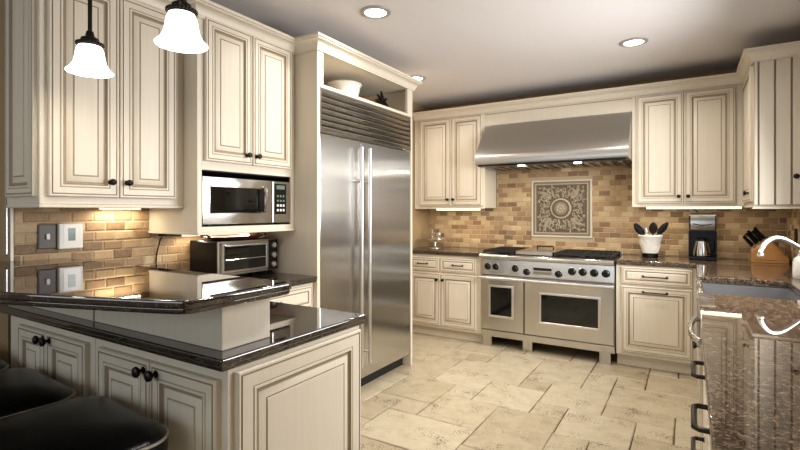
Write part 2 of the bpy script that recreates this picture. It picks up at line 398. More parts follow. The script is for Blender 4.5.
def panel(parent, fr, x0, x1, y0, y1, name='door', rail=.062, th=.021, raised=True):
    """mitred frame with glazed moulding lines, the raised field a sub-part"""
    L = [(0, 0), (0, th-.004), (.004, th), (.010, th), (.0115, th-.003), (.0145, th-.003), (.016, th), (rail-.02, th), (rail-.0185, th-.002), (rail-.0165, th-.002), (rail-.015, th+.001), (rail-.008, th+.001), (rail-.003, th-.004), (rail, th-.008), (rail+.006, th-.008)]
    MI = [0, 0, 0, 1, 1, 1, 0, 1, 1, 0, 0, 2, 1, 1]
    m = MB(); m.loops([rect(x0, x1, y0, y1, i, z, fr) for i, z in L], MI, True, False)
    d = m.build(name, [cream, bead, glaze], parent, smooth=25)
    r0 = rail+.004; w = min(x1-x0, y1-y0)/2-r0; b = min(.034, w*.45)
    P = [(r0, 0.003), (r0, th-.009), (r0+.003, th-.007), (r0+b*.8, th-.002), (r0+b*.86, th-.0035), (r0+b*.95, th-.0035), (r0+b, th), (r0+b+.006, th)]
    m = MB(); m.loops([rect(x0, x1, y0, y1, i, z, fr) for i, z in P], [0, 2, 0, 2, 1, 0, 0], True, True)
    m.build('raised_panel', [cream, bead, glaze], d, smooth=25)
    return d
def drawer_front(parent, fr, x0, x1, y0, y1, name='drawer', th=.021):
    h = y1-y0; r = min(.034, h*.24)
    L = [(0, 0), (0, th-.004), (.004, th), (.009, th), (.0105, th-.002), (.0135, th-.002), (.015, th), (r-.003, th), (r, th-.004), (r+.006, th-.004), (r+.014, th), (r+.02, th)]
    m = MB(); m.loops([rect(x0, x1, y0, y1, i, z, fr) for i, z in L], [0, 0, 0, 1, 1, 1, 0, 1, 2, 0, 0])
    return m.build(name, [cream, bead, glaze], parent, smooth=25)
NB = ((1, 0, 0), (0, -1, 0)); NL = ((0, 1, 0), (1, 0, 0)); NR = ((0, -1, 0), (-1, 0, 0))

# back wall, left upper cabinet
fb = FR((0, 4.73, 0), *NB)
t = thing('upper_cabinet', 'cream two door upper cabinet in the corner beyond the refrigerator', 'cabinet', (-2.27, 4.9, 1.365))
m = MB(); m.box(-2.695, -1.846, 4.73, 5.07, 1.365, 2.375); m.build('body', cream, t, bevel=.002)
for a, b, kx in ((-2.625, -2.236, -2.266), (-2.230, -1.875, -2.200)):
    d = panel(t, fb, a, b, 1.392, 2.352); knob(d, fb, kx, 1.458)
m = MB(); m.box(-2.69, -1.85, 4.722, 4.742, 1.357, 1.3645); m.build('light_rail', cream, t, bevel=.003)
# back wall, right upper cabinet
t = thing('upper_cabinet', 'cream two door upper cabinet above the coffee maker', 'cabinet', (-.04, 4.9, 1.375))
m = MB(); m.box(-.448, .374, 4.73, 5.07, 1.375, 2.375); m.build('body', cream, t, bevel=.002)
for a, b, kx in ((-.412, -.054, -.086), (-.046, .312, -.016)):
    d = panel(t, fb, a, b, 1.40, 2.352); knob(d, fb, kx, 1.458)
m = MB(); m.box(-.448, .37, 4.722, 4.742, 1.367, 1.3745); m.build('light_rail', cream, t, bevel=.003)
# frieze above the hood
m = MB(); m.box(-1.8455, -.4485, 4.735, 4.76, 2.228, 2.375); m.box(-1.8455, -.4485, 4.731, 4.735, 2.345, 2.35, 1)
tag(m.build('hood_valance', [cream, glaze], bevel=.0), 'plain cream valance board above the steel range hood', 'valance')
# right wall upper cabinet with a beadboard end
t = thing('upper_cabinet', 'cream upper cabinet with beadboard end beside the sink window', 'cabinet', (.53, 4.5, 1.36))
m = MB(); m.box(.376, .686, 4.10, 5.07, 1.36, 2.375); m.build('body', cream, t, bevel=.002)
fx = FR((.376, 4.73, 0), *NR)
d = panel(t, fx, .04, .60, 1.40, 2.352, rail=.055); knob(d, fx, .53, 1.461)
for zz in (1.56, 2.2):
    m = MB(); m.cyl((.362, 4.715, zz-.025), (0, 0, 1), .005, .05, 10); m.build('hinge', bronze, t)
fe = FR((0, 4.10, 0), *NB)
xs = [.372, .400, .4905, .579, .6855]
for k in range(4):
    a, b = xs[k]+.0025, xs[k+1]-.0025
    L = [(0, 0), (0, .012), (.004, .016), (.012, .016)]
    m = MB(); m.loops([rect(a, b, 1.372, 2.372, i if k else i*.7, z, fe) for i, z in L], [1, 1, 0]); m.build('board', [cream, glaze], t)
m = MB(); m.box(.366, .6865, 4.085, 4.13, 1.346, 1.3595); m.build('light_rail', cream, t, bevel=.003)
knob(t, fe, .600, 1.563, .016, .018)
# crown mouldings
def crown(name, path, z0, label):
    pr = [(0, .0), (.010, .0), (.010, .010), (.016, .014), (.018, .02), (.024, .036), (.038, .054), (.052, .060), (.052, .066), (.062, .070), (.062, .086), (0, .086)]
    m = MB(); m.sweep(path, [(a, z0+b) for a, b in pr]); return tag(m.build(name, cream, smooth=40), label, 'moulding')
crown('crown_moulding', [(-2.697, 4.7285), (.3735, 4.7285), (.3735, 4.0825), (.687, 4.0825)], 2.3615, 'cream crown moulding along the range wall cabinets')
crown('crown_moulding', [(-2.70, .9235), (-2.3685, .9235), (-2.3685, 1.5985), (-2.2485, 1.5985), (-2.2485, 2.3285), (-2.0485, 2.3285), (-2.0485, 3.5575), (-2.697, 3.5575)], 2.368, 'cream stepped crown moulding above microwave and refrigerator cabinets')

# back wall base cabinets
fbb = FR((0, 4.47, 0), *NB)
def base_box(t, x0, x1, y0, y1, ztop=.873, toe=(0, 0, 0, 0)):
    m = MB(); m.box(x0, x1, y0, y1, .105, ztop); m.build('body', cream, t, bevel=.002)
t = thing('base_cabinet', 'cream base cabinet with two drawers between refrigerator and range', 'cabinet', (-2.24, 4.77, 0))
base_box(t, -2.695, -1.786, 4.47, 5.07)
m = MB(); m.box(-2.69, -1.79, 4.53, 4.55, .001, .106); m.build('toe_kick', cream, t)
for a, b, c in ((-2.60, -2.245, -2.44), (-2.236, -1.835, -2.033)):
    d = drawer_front(t, fbb, a, b, .70, .845); pull(d, fbb, c, .775, .11)
for a, b, c in ((-2.60, -2.236, -2.268), (-2.230, -1.835, -2.198)):
    d = panel(t, fbb, a, b, .135, .68, rail=.058); knob(d, fbb, c, .615)
t = thing('base_cabinet', 'cream base cabinet with one drawer and pull out door under the crock', 'cabinet', (-.25, 4.77, 0))
base_box(t, -.548, .058, 4.47, 5.07)
m = MB(); m.box(-.545, .058, 4.53, 4.55, .001, .106); m.build('toe_kick', cream, t)
d = drawer_front(t, fbb, -.505, .012, .715, .858); pull(d, fbb, -.252, .785, .175)
d = panel(t, fbb, -.505, .012, .137, .695, rail=.06); pull(d, fbb, -.252, .655, .175)

# right run: corner panel, sink base, dishwasher, drawer stacks
fr3 = FR((.064, 0, 0), *NR)
t = thing('corner_base_cabinet', 'cream corner base cabinet panel beside the apron sink', 'cabinet', (.37, 4.0, 0))
m = MB(); m.box(.064, .68, 3.585, 4.465, .105, .873); m.build('body', cream, t, bevel=.002)
d = panel(t, fr3, -4.42, -3.63, .137, .85, 'door', .06)
m = MB(); m.box(.12, .14, 3.59, 4.52, .001, .106); m.build('toe_kick', cream, t)
t = thing('sink_base_cabinet', 'cream sink base cabinet under the steel apron sink', 'cabinet', (.37, 3.22, 0))
m = MB(); m.box(.064, .68, 2.875, 3.58, .105, .632); m.build('body', cream, t, bevel=.002)
for a, b, k in ((-3.56, -3.235, -3.265), (-3.225, -2.895, -3.195)):
    d = panel(t, fr3, a, b, .137, .615, 'door', .05); knob(d, fr3, k, .56)
m = MB(); m.box(.12, .14, 2.875, 3.58, .001, .106); m.build('toe_kick', cream, t)
t = thing('dishwasher', 'stainless dishwasher with a bowed bar handle beside the sink', 'dishwasher', (.37, 2.58, 0))
m = MB(); m.box(.066, .66, 2.292, 2.855, .1, .873); m.build('body', steel_dark, t)
m = MB(); m.box(.04, .066, 2.295, 2.855, .12, .868); d = m.build('door', steel, t, bevel=.005)
m = MB(); P = [(.04-.002, 2.33, .79)]+[(.04-.012-.030*math.sin(math.pi*k/10)**.6, 2.345+.47*k/10, .79) for k in range(11)]+[(.04-.002, 2.83, .79)]
m.tube(P, .014, 12); m.build('handle', steel, d)
m = MB(); m.box(.12, .14, 2.3, 2.86, .001, .1); m.build('toe_kick', black_matte, t)
for y0, y1, lab in ((1.735, 2.285, 'cream three drawer base cabinet with black pulls beside the dishwasher'), (1.18, 1.73, 'cream three drawer base cabinet second along from the dishwasher'), (-.6, 1.175, 'cream long base cabinet at the open end of the sink counter')):
    t = thing('drawer_cabinet', lab, 'cabinet', (.37, (y0+y1)/2, 0))
    m = MB(); m.box(.064, .68, y0, y1, .105, .873); m.build('body', cream, t, bevel=.002)
    n = 1 if y0 > 1 else 3
    for q in range(n):
        a, b = y0+(y1-y0)*q/n, y0+(y1-y0)*(q+1)/n
        for z0, z1, pz in ((.705, .858, .78), (.42, .69, .505), (.137, .405, .25)):
            yc = {2.01: 1.95, 1.455: 1.50}.get(round((a+b)/2, 3), (a+b)/2)
            d = drawer_front(t, fr3, -b+.02, -a-.02, z0, z1); pull(d, fr3, -yc, pz, .17, out=.036)
    m = MB(); m.box(.12, .14, y0, y1, .001, .106); m.build('toe_kick', cream, t)

# counters
def counter(name, poly, z1, mat, label, t=.038, path=None):
    m = MB(); m.prism(poly, z1-.024, z1)
    # lower lip set in a little all round
    cx = sum(p[0] for p in poly)/len(poly); cy = sum(p[1] for p in poly)/len(poly)
    n = len(poly); P2 = []
    for i in range(n):
        p0, p1, p2 = Vector(poly[i-1]), Vector(poly[i]), Vector(poly[(i+1) % n])
        d0, d1 = (p1-p0).normalized(), (p2-p1).normalized(); n0, n1 = Vector((-d0.y, d0.x)), Vector((-d1.y, d1.x))
        q = p1+(n0+n1)/(1+n0.dot(n1))*.005; P2.append((q.x, q.y))
    m.prism(P2, z1-t, z1-.0185)
    o = m.build(name, mat, bevel=.007, seg=4, smooth=60)
    w = o.modifiers.new('weighted_normals', 'WEIGHTED_NORMAL'); w.mode = 'FACE_AREA'; w.weight = 100; w.keep_sharp = True
    return tag(o, label, 'counter')
counter('countertop', [(-2.697, 4.44), (-1.782, 4.44), (-1.782, 5.072), (-2.697, 5.072)], .914, granite, 'short dark granite counter between refrigerator and range')
counter('countertop', [(-.552, 4.44), (.032, 4.44), (.032, 3.582), (.49, 3.582), (.49, 2.868), (.032, 2.868), (.032, -.6), (.683, -.6), (.683, 5.072), (-.552, 5.072)], .914, granite_br, 'long brown granite counter around the sink and coffee maker')

# sink
t = thing('apron_sink', 'stainless apron front sink set into the brown granite', 'sink', (.26, 3.22, .633))
m = MB(); m.box(.028, .062, 2.872, 3.578, .634, .896); m.build('apron', steel, t, bevel=.008, seg=3)
m = MB()
m.box(.063, .505, 2.86, 2.875, .66, .874); m.box(.063, .505, 3.575, 3.590-.006, .66, .874); m.box(.49, .505, 2.875, 3.575, .66, .874); m.box(.063, .505, 2.86, 3.584, .645, .66)
m.build('basin', steel_soft, t)
m = MB(); m.lathe([(.045, 0), (.045, .003), (.035, .004), (.02, .001), (.001, .001)], (.28, 3.22, .6605)); m.build('drain', chrome, t)
# faucet
t = thing('faucet', 'satin nickel faucet with a long curved spout over the sink', 'faucet', (.61, 3.62, .9145))
m = MB(); m.lathe([(.034, 0), (.034, .006), (.026, .012), (.021, .03), (.020, .10), (.024, .11), (.024, .15), (.019, .165), (.017, .19), (.001, .195)], (.61, 3.62, .9145)); m.build('body', nickel, t)
ctl = [(.61, 3.62, 1.09), (.585, 3.59, 1.098), (.555, 3.555, 1.110), (.52, 3.515, 1.130), (.48, 3.468, 1.156), (.445, 3.43, 1.174), (.41, 3.39, 1.180), (.378, 3.352, 1.170), (.352, 3.325, 1.145), (.336, 3.306, 1.115), (.331, 3.300, 1.098)]
def smooth_pts(P, n=4):
    out = []; P = [Vector(p) for p in P]
    for i in range(len(P)-1):
        p0, p1, p2, p3 = P[max(i-1, 0)], P[i], P[i+1], P[min(i+2, len(P)-1)]
        for k in range(n):
            s = k/n; out.append(.5*((2*p1)+(p2-p0)*s+(2*p0-5*p1+4*p2-p3)*s*s+(3*p1-p0-3*p2+p3)*s**3))
    return out+[P[-1]]
m = MB(); m.tube(smooth_pts(ctl), .0125, 14); m.build('spout', nickel, t)
m = MB(); m.lathe([(.013, 0), (.017, .004), (.017, .014), (.013, .018)], (.331, 3.30, 1.078)); m.build('aerator', nickel, t)
m = MB(); m.tube([(.61, 3.64, 1.075), (.62, 3.66, 1.09), (.63, 3.72, 1.10)], .007, 10); m.build('lever', nickel, t)
t = thing('soap_dispenser', 'white ceramic soap dispenser behind the faucet', 'dispenser', (.575, 3.79, .9145))
m = MB(); m.lathe([(.030, 0), (.034, .006), (.036, .03), (.034, .10), (.026, .125), (.014, .135), (.013, .142), (.001, .1425)], (.575, 3.79, .9145)); m.build('bottle', ceramic, t)
m = MB(); m.lathe([(.012, 0), (.012, .012), (.005, .016), (.005, .04), (.001, .04)], (.575, 3.79, 1.057)); m.tube([(.575, 3.79, 1.095), (.59, 3.80, 1.098), (.605, 3.81, 1.09)], .004, 8); m.build('pump', nickel, t)

# ------------------------------------------------------------------ range
t = thing('range', 'stainless dual oven range with griddle and black knobs', 'range', (-1.165, 4.75, 0))
X0, X1 = -1.775, -.556
m = MB(); m.box(X0, X1, 4.47, 5.06, .10, .885); m.build('body', steel_dark, t)
m = MB(); m.prism([(5.06, .886), (4.47, .886), (4.47, .862), (4.405, .862), (4.392, .872), (4.388, .888), (4.392, .902), (4.405, .911), (4.47, .913), (5.06, .913)], X0, X1, fn=lambda a, b, c: (c, a, b)); m.build('cooktop', steel, t, smooth=50)
m = MB(); m.prism([(4.47, .716), (4.425, .716), (4.438, .860), (4.47, .860)], X0, X1, fn=lambda a, b, c: (c, a, b)); cp = m.build('control_panel', steel, t, bevel=.002)
fk = FR((0, 4.433, 0), *NB)
for x, z in ((-1.700, .79), (-1.618, .79), (-1.425, .785), (-1.315, .757), (-1.022, .757), (-.905, .79), (-.815, .79), (-.720, .79), (-.625, .79)):
    m = MB(); m.lathe([(.034, 0), (.034, .004), (.029, .006), (.026, .02), (.024, .03), (.020, .034), (.001, .034)], fk(x, z, .001), (0, -1, 0), 20)
    k = m.build('control_knob', black, t)
    m = MB(); m.lathe([(.037, 0), (.037, .004), (.0345, .0045), (.0345, 0)], fk(x, z, .0005), (0, -1, 0), 20); m.build('bezel', chrome, k)
m = MB(); m.box(-1.262, -1.072, .738, .812, .0005, .006, 0, fk); d = m.build('clock_panel', nickel, t, bevel=.003)
m = MB(); m.box(-1.25, -1.084, .78, .806, .0062, .0075, 0, fk); m.build('display', black_glass, d)
m = MB(); m.box(-1.25, -1.084, .744, .772, .0062, .011, 0, fk); m.build('flap', steel_dark, d, bevel=.002)
fo = FR((0, 4.47, 0), *NB)
for (a, b, wx0, wx1, wz0, wz1) in ((X0+.003, -1.347, -1.672, -1.462, .318, .592), (-1.337, X1-.003, -1.180, -.688, .308, .560)):
    m = MB(); m.loops([rect(a, b, .172, .705, i, z, fo) for i, z in ((0, .001), (0, .034), (.005, .039), (.02, .039))], [0]); d = m.build('oven_door', steel, t, bevel=0)
    m = MB(); m.loops([rect(wx0-.022, wx1+.022, wz0-.022, wz1+.022, i, z, fo) for i, z in ((0, .0392), (0, .041), (.004, .043), (.018, .043), (.022, .0405))], [0], True, False); m.build('window_trim', nickel, d)
    m = MB(); m.box(wx0, wx1, wz0, wz1, .0393, .0405, 0, fo); m.build('oven_window', black_glass, d)
    hz = .683
    m = MB(); m.tube([fo(a-.004, hz, .085), fo(b+.004, hz, .085)], .015, 16); h = m.build('handle', nickel, d)
    for x in (a+.03, b-.03):
        m = MB(); m.box(x-.012, x+.012, hz-.012, hz+.012, .0392, .08, 0, fo); m.build('bracket', steel, d, bevel=.003)
m = MB(); m.box(X0, X1, .105, .165, .001, .034, 0, fo); m.build('kick_panel', steel, t, bevel=.003)
for x in (-1.715, -1.315, -.635):
    m = MB(); m.box(x-.045, x+.045, 4.455, 4.53, .0005, .1045); m.build('foot', steel, t, bevel=.002)
for x in (-1.715, -.635):
    m = MB(); m.box(x-.045, x+.045, 4.95, 5.03, .0005, .0995); m.build('foot', steel, t, bevel=.002)
m = MB(); m.box(X0, X1, 5.00, 5.06, .9135, .94); m.build('back_guard', steel, t, bevel=.004)
# burner grates, griddle
def grate(x0, x1, y0, y1):
    g = MB(); z = .948; w = .008
    for x in (x0, x1): g.box(x-w, x+w, y0, y1, z-.018, z)
    for y in (y0, (y0+y1)/2, y1): g.box(x0, x1, y-w, y+w, z-.018, z)
    for k in range(1, 6): x = x0+(x1-x0)*k/6; g.box(x-.005, x+.005, y0, y1, z-.012, z+.002)
    for x in (x0, x1):
        for y in (y0, y1): g.box(x-.010, x+.010, y-.010, y+.010, .9135, z)
    return g.build('grate', iron, t)
def burner(x, y):
    m = MB(); m.lathe([(.055, 0), (.055, .008), (.045, .014), (.032, .014), (.032, .020), (.001, .022)], (x, y, .9135)); m.build('burner', iron, t)
for x0, x1 in ((-1.75, -1.46), (-1.06, -.83), (-.81, -.585)):
    grate(x0, x1, 4.47, 4.98)
    for y in (4.60, 4.86): burner((x0+x1)/2, y)
m = MB(); m.box(-1.765, -.565, 4.45, 4.995, .9132, .9138); m.build('burner_pan', black, t)
m = MB(); m.box(-1.435, -1.085, 4.47, 4.98, .914, .950); d = m.build('griddle', steel, t, bevel=.006)
m = MB(); m.tube([(-1.34, 4.90, .953), (-1.34, 4.88, .975), (-1.18, 4.88, .975), (-1.18, 4.90, .953)], .007, 8); m.build('handle', black, d)
# hood
t = thing('range_hood', 'wide stainless wall hood sloping above the range', 'hood', (-1.147, 4.76, 1.78))
hx0, hx1 = -1.842, -.452
prof = [(5.07, 1.79), (4.462, 1.79), (4.452, 1.795), (4.448, 1.81), (4.448, 1.865), (4.456, 1.888), (4.52, 1.968), (4.60, 2.065), (4.715, 2.20), (4.722, 2.226), (5.07, 2.226)]
m = MB(); m.prism(prof, hx0, hx1, fn=lambda a, b, c: (c, a, b)); m.build('canopy', steel_hood, t, smooth=40)
m = MB(); m.box(hx0+.02, hx1-.02, 4.475, 5.06, 1.776, 1.7895); m.build('underside', black, t)
for k in range(14):
    x = hx0+.08+k*(hx1-hx0-.16)/13; m = MB(); m.box(x-.018, x+.018, 4.62, 5.0, 1.77, 1.7758); m.build('baffle', steel_dark, t)
for x in (-1.40, -.88):
    m = MB(); m.lathe([(.035, 0), (.035, .006), (.001, .006)], (x, 4.55, 1.7695)); m.build('hood_lamp', lamp_m, t)
    area('hood_light', (x, 4.55, 1.766), (0, 0, 0), .06, .06, 2.2, WARM, t, 'DISK')

# carved medallion
t = thing('carved_medallion', 'square carved stone medallion set in the tile above range', 'medallion', (-1.147, 5.07, 1.062))
mx0, mx1, mz0, mz1 = -1.450, -.844, 1.062, 1.654
m = MB(); m.loops([rect(mx0, mx1, mz0, mz1, i, z, fr_b) for i, z in ((0, .001), (0, .016), (.003, .02), (.013, .02), (.016, .012))], [0], True, False); m.build('outer_frame', plain('pale_stone_edge', rgb(214, 204, 184), .6), t)
m = MB(); m.loops([rect(mx0, mx1, mz0, mz1, i, z, fr_b) for i, z in ((.017, .001), (.017, .011), (.034, .011), (.037, .016), (.046, .016), (.049, .009), (.056, .009), (.060, .006))], [0, 2, 1, 1, 1, 0, 0], True, False); m.build('inner_frame', [relief_d, relief_l, plain('antique_stone_band', rgb(130, 116, 96), .65, noise=.2, scale=90)], t)
m = MB(); m.box(mx0+.058, mx1-.058, mz0+.058, mz1-.058, .001, .008, 0, fr_b); m.build('field', relief_d, t)
mc = (-1.147, 1.358)
m = MB(); m.lathe([(.108, 0), (.108, .010), (.100, .018), (.088, .018), (.082, .008), (.076, .008), (.066, .016), (.04, .019), (.001, .017)], fr_b(mc[0], mc[1], .008), (0, -1, 0), 40, 0, [1, 0, 0, 1, 1, 1, 2, 2]); d = m.build('boss', [relief_l, relief_d, plain('antique_stone_mid', rgb(136, 121, 100), .65, noise=.25, scale=90)], t, smooth=50)
m = MB()
for k in range(7):
    a = k*2*math.pi/7; m.lathe([(.014, 0), (.012, .006), (.001, .009)], fr_b(mc[0]+.032*math.cos(a), mc[1]+.032*math.sin(a), .024), (0, -1, 0), 10)
m.lathe([(.014, 0), (.012, .008), (.001, .011)], fr_b(mc[0], mc[1], .024), (0, -1, 0), 10); m.build('rosette', relief_l, d)
def leaf(mb, x, y, a, l, w):
    n = 7; L = []
    for i in range(n):
        s = i/(n-1); ww = w*math.sin(math.pi*min(max(s, .04), .97))**.7; bend = .35*s*s*l
        px = x+math.cos(a)*s*l-math.sin(a)*bend; py = y+math.sin(a)*s*l+math.cos(a)*bend
        nx, ny = -math.sin(a), math.cos(a)
        L.append([fr_b(px-nx*ww, py-ny*ww, .008), fr_b(px, py, .013+.011*math.sin(math.pi*s)), fr_b(px+nx*ww, py+ny*ww, .008)])
    o_ = len(mb.v)
    mb.loops(L, [0], False, False, False)
for q in range(4):
    for mir in (1, -1):
        m = MB()
        def tr(x, y):
            if mir < 0: x, y = y, x
            for _ in range(q): x, y = -y, x
            return mc[0]+x, mc[1]+y
        # spiral scroll near each corner and a smaller one by each side
        for (cx, cy, r0, a0, turns, sg) in ((.168, .115, .046, 2.6, 1.5, 1), (.195, .030, .028, -1.2, 1.3, -1), (.13, .055, .022, .6, 1.1, 1)):
            pts = []
            for i in range(26):
                s = i/25; a = a0+sg*turns*2*math.pi*s; r = r0*(1-.82*s); x, y = tr(cx+r*math.cos(a), cy+r*math.sin(a)); pts.append(fr_b(x, y, .012+.004*s))
            m.tube(pts, [.0075*(1-.4*i/25) for i in range(26)], 6)
        for (x, y, a, l, w) in ((.10, .10, .5, .07, .014), (.13, .13, .9, .085, .016), (.12, .16, 1.3, .06, .012), (.20, .16, .3, .04, .010), (.205, .10, -.5, .05, .011), (.11, .02, .2, .06, .012), (.16, .20, .8, .045, .010), (.165, .06, -1.2, .05, .009), (.21, .205, .8, .03, .009), (.185, .185, 2.3, .035, .008), (.14, .09, -.2, .045, .009), (.215, .055, 1.4, .04, .008), (.12, .125, 2.0, .05, .009), (.15, .025, 1.3, .03, .008), (.19, .135, -.9, .04, .008)):
            X, Y = tr(x, y); X2, Y2 = tr(x+math.cos(a)*.01, y+math.sin(a)*.01); leaf(m, X, Y, math.atan2(Y2-Y, X2-X), l, w)
        m.build('acanthus_scroll', relief_l, t, smooth=60)

# ------------------------------------------------------------------ left wall: upper cabinet, microwave cabinet, refrigerator
flu = FR((-2.37, 0, 0), *NL)
t = thing('upper_cabinet', 'cream two door upper cabinet above the thermostat', 'cabinet', (-2.53, 1.26, 1.362))
m = MB(); m.box(-2.697, -2.37, .925, 1.598, 1.362, 2.40); m.build('body', cream, t, bevel=.002)
for a, b, k in ((.952, 1.247, 1.205), (1.252, 1.545, 1.283)):
    d = panel(t, flu, a, b, 1.395, 2.372); knob(d, flu, k, 1.468)
panel(t, FR((0, .925, 0), *NB), -2.675, -2.392, 1.395, 2.372, 'end_panel', .055, .016)
m = MB(); m.box(-2.385, -2.362, .921, 1.597, 1.346, 1.3615); m.box(-2.695, -2.386, .921, .944, 1.346, 1.3615); m.build('light_rail', cream, t, bevel=.004)
t = thing('microwave_cabinet', 'cream deep cabinet with a niche holding the microwave', 'cabinet', (-2.47, 1.96, 1.215))
m = MB()
m.box(-2.697, -2.25, 1.60, 1.628, 1.215, 2.40); m.box(-2.697, -2.25, 2.295, 2.328, 1.215, 2.40)
m.box(-2.697, -2.25, 1.6282, 2.2948, 1.556, 2.40); m.box(-2.697, -2.25, 1.6282, 2.2948, 1.215, 1.245); m.build('body', cream, t, bevel=.002)
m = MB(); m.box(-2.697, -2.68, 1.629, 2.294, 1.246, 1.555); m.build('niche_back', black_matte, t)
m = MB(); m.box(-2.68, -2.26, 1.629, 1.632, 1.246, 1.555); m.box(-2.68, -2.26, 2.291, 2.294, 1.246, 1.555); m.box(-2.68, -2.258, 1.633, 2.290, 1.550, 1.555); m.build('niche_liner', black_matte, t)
flm = FR((-2.25, 0, 0), *NL)
for a, b, k in ((1.640, 1.958, 1.916), (1.964, 2.285, 1.991)):
    d = panel(t, flm, a, b, 1.605, 2.382, rail=.058); knob(d, flm, k, 1.66)
m = MB(); m.box(-2.695, -2.236, 1.594, 2.327, 1.202, 1.2148); m.build('light_rail', cream, t, bevel=.004)
# microwave
t = thing('microwave', 'stainless built in microwave with black control panel', 'microwave', (-2.45, 1.94, 1.2465))
m = MB(); m.box(-2.62, -2.262, 1.645, 2.275, 1.262, 1.515); m.build('body', black, t)
for y in (1.70, 2.22):
    m = MB(); m.cyl((-2.30, y, 1.2465), (0, 0, 1), .015, .0152, 10); m.build('foot', black, t)
fm = FR((-2.262, 0, 0), *NL)
m = MB()
o4 = [fm(1.632, 1.258, .001), fm(2.128, 1.258, .001), fm(2.128, 1.520, .001), fm(1.632, 1.520, .001)]
o5 = [fm(1.632, 1.258, .014), fm(2.128, 1.258, .014), fm(2.128, 1.520, .014), fm(1.632, 1.520, .014)]
i4 = [fm(1.668, 1.318, .026), fm(2.080, 1.318, .026), fm(2.080, 1.468, .026), fm(1.668, 1.468, .026)]
i5 = [fm(1.676, 1.324, .016), fm(2.070, 1.324, .016), fm(2.070, 1.462, .016), fm(1.676, 1.462, .016)]
m.loops([o4, o5, i4, i5], [0], True, False); d = m.build('door', steel, t)
m = MB(); m.box(1.672, 2.074, 1.320, 1.466, .0145, .0162, 0, fm); m.build('window', black_glass, d)
m = MB(); m.tube([fm(2.045, 1.325, .018), fm(2.045, 1.33, .048), fm(2.045, 1.40, .052), fm(2.045, 1.47, .048), fm(2.045, 1.475, .018)], .009, 10); m.build('handle', chrome, d)
m = MB(); m.box(2.130, 2.282, 1.258, 1.520, .001, .020, 0, fm); cp = m.build('control_housing', steel, t, bevel=.004)
m = MB(); m.box(2.148, 2.245, 1.312, 1.505, .0202, .0215, 0, fm); d = m.build('control_panel', black_glass, cp)
m = MB(); m.box(2.160, 2.232, 1.470, 1.495, .0216, .0222, 0, fm); m.build('display', lcd, cp)
for i in range(4):
    for j in range(3):
        m = MB(); m.box(2.164+j*.025, 2.179+j*.025, 1.330+i*.030, 1.344+i*.030, .0216, .0225, 0, fm); m.build('button', white_trim if i < 2 else lcd, cp)
# refrigerator surround
t = thing('refrigerator_cabinet', 'cream tall refrigerator surround with an open shelf on top', 'cabinet', (-2.37, 2.97, 0))
m = MB(); m.box(-2.697, -2.05, 2.3295, 2.357, .001, 2.40); m.build('side_panel', cream, t, bevel=.002)
m = MB(); m.box(-2.697, -2.05, 3.531, 3.556, .001, 2.40); m.build('side_panel', cream, t, bevel=.002)
m = MB(); m.box(-2.697, -2.05, 2.3575, 3.5305, 2.138, 2.160); m.build('shelf', cream, t, bevel=.002)
m = MB(); m.box(-2.697, -2.05, 2.3575, 3.5305, 2.375, 2.40); m.build('top_panel', cream, t, bevel=.002)
m = MB(); m.box(-2.697, -2.68, 2.3575, 3.5305, 2.1605, 2.3745); m.build('back_panel', wall_paint, t)
m = MB(); m.box(-2.07, -2.049, 2.3575, 2.388, 2.1605, 2.3745); m.build('stile', cream, t); m = MB(); m.box(-2.07, -2.049, 3.47, 3.5305, 2.1605, 2.3745); m.build('stile', cream, t)
# refrigerator
t = thing('refrigerator', 'tall stainless built in refrigerator with two doors and louvred grille', 'refrigerator', (-2.37, 2.96, 0))
m = MB(); m.box(-2.66, -2.085, 2.359, 3.529, .095, 2.136); m.build('body', steel_dark, t)
ff = FR((-2.085, 0, 0), *NL)
for a, b, hy, lab in ((2.362, 2.803, 2.762, 'freezer'), (2.809, 3.526, 2.862, 'fresh')):
    m = MB(); m.box(a, b, .105, 1.838, .001, .030, 0, ff); d = m.build('door', steel_v, t, bevel=.005, seg=2)
    m = MB(); m.tube([ff(hy, .215, .075), ff(hy, 1.79, .075)], .0125, 14); h = m.build('handle', nickel, d)
    for z in (.30, 1.545):
        m = MB(); m.cyl(ff(hy, z, .0302), (1, 0, 0), .009, .04, 10); m.build('bracket', nickel, d)
    if a > 2.5:
        m = MB(); m.box(3.40, 3.47, 1.775, 1.79, .0302, .032, 0, ff); m.build('badge', chrome, d)
m = MB(); z0, z1 = 1.846, 2.135
m.box(2.360, 2.372, z0, z1, .001, .034, 0, ff); m.box(3.517, 3.528, z0, z1, .001, .034, 0, ff); m.box(2.372, 3.517, z1-.012, z1, .001, .034, 0, ff); m.build('grille_frame', steel, t)
m = MB(); m.box(2.372, 3.517, z0, z1-.012, .0005, .003, 0, ff); m.build('grille_back', black_matte, t)
for k in range(7):
    z = z0+.004+k*.039
    m = MB(); P = [(z, .008), (z+.003, .005), (z+.034, .026), (z+.036, .033), (z+.030, .034)]
    m.prism(P, 2.3725, 3.5165, fn=lambda a, b, c: ff(c, a, b)); m.build('louver', steel, t)
m = MB(); m.box(-2.60, -2.13, 2.365, 3.525, .001, .094); m.build('toe_kick', black_matte, t)
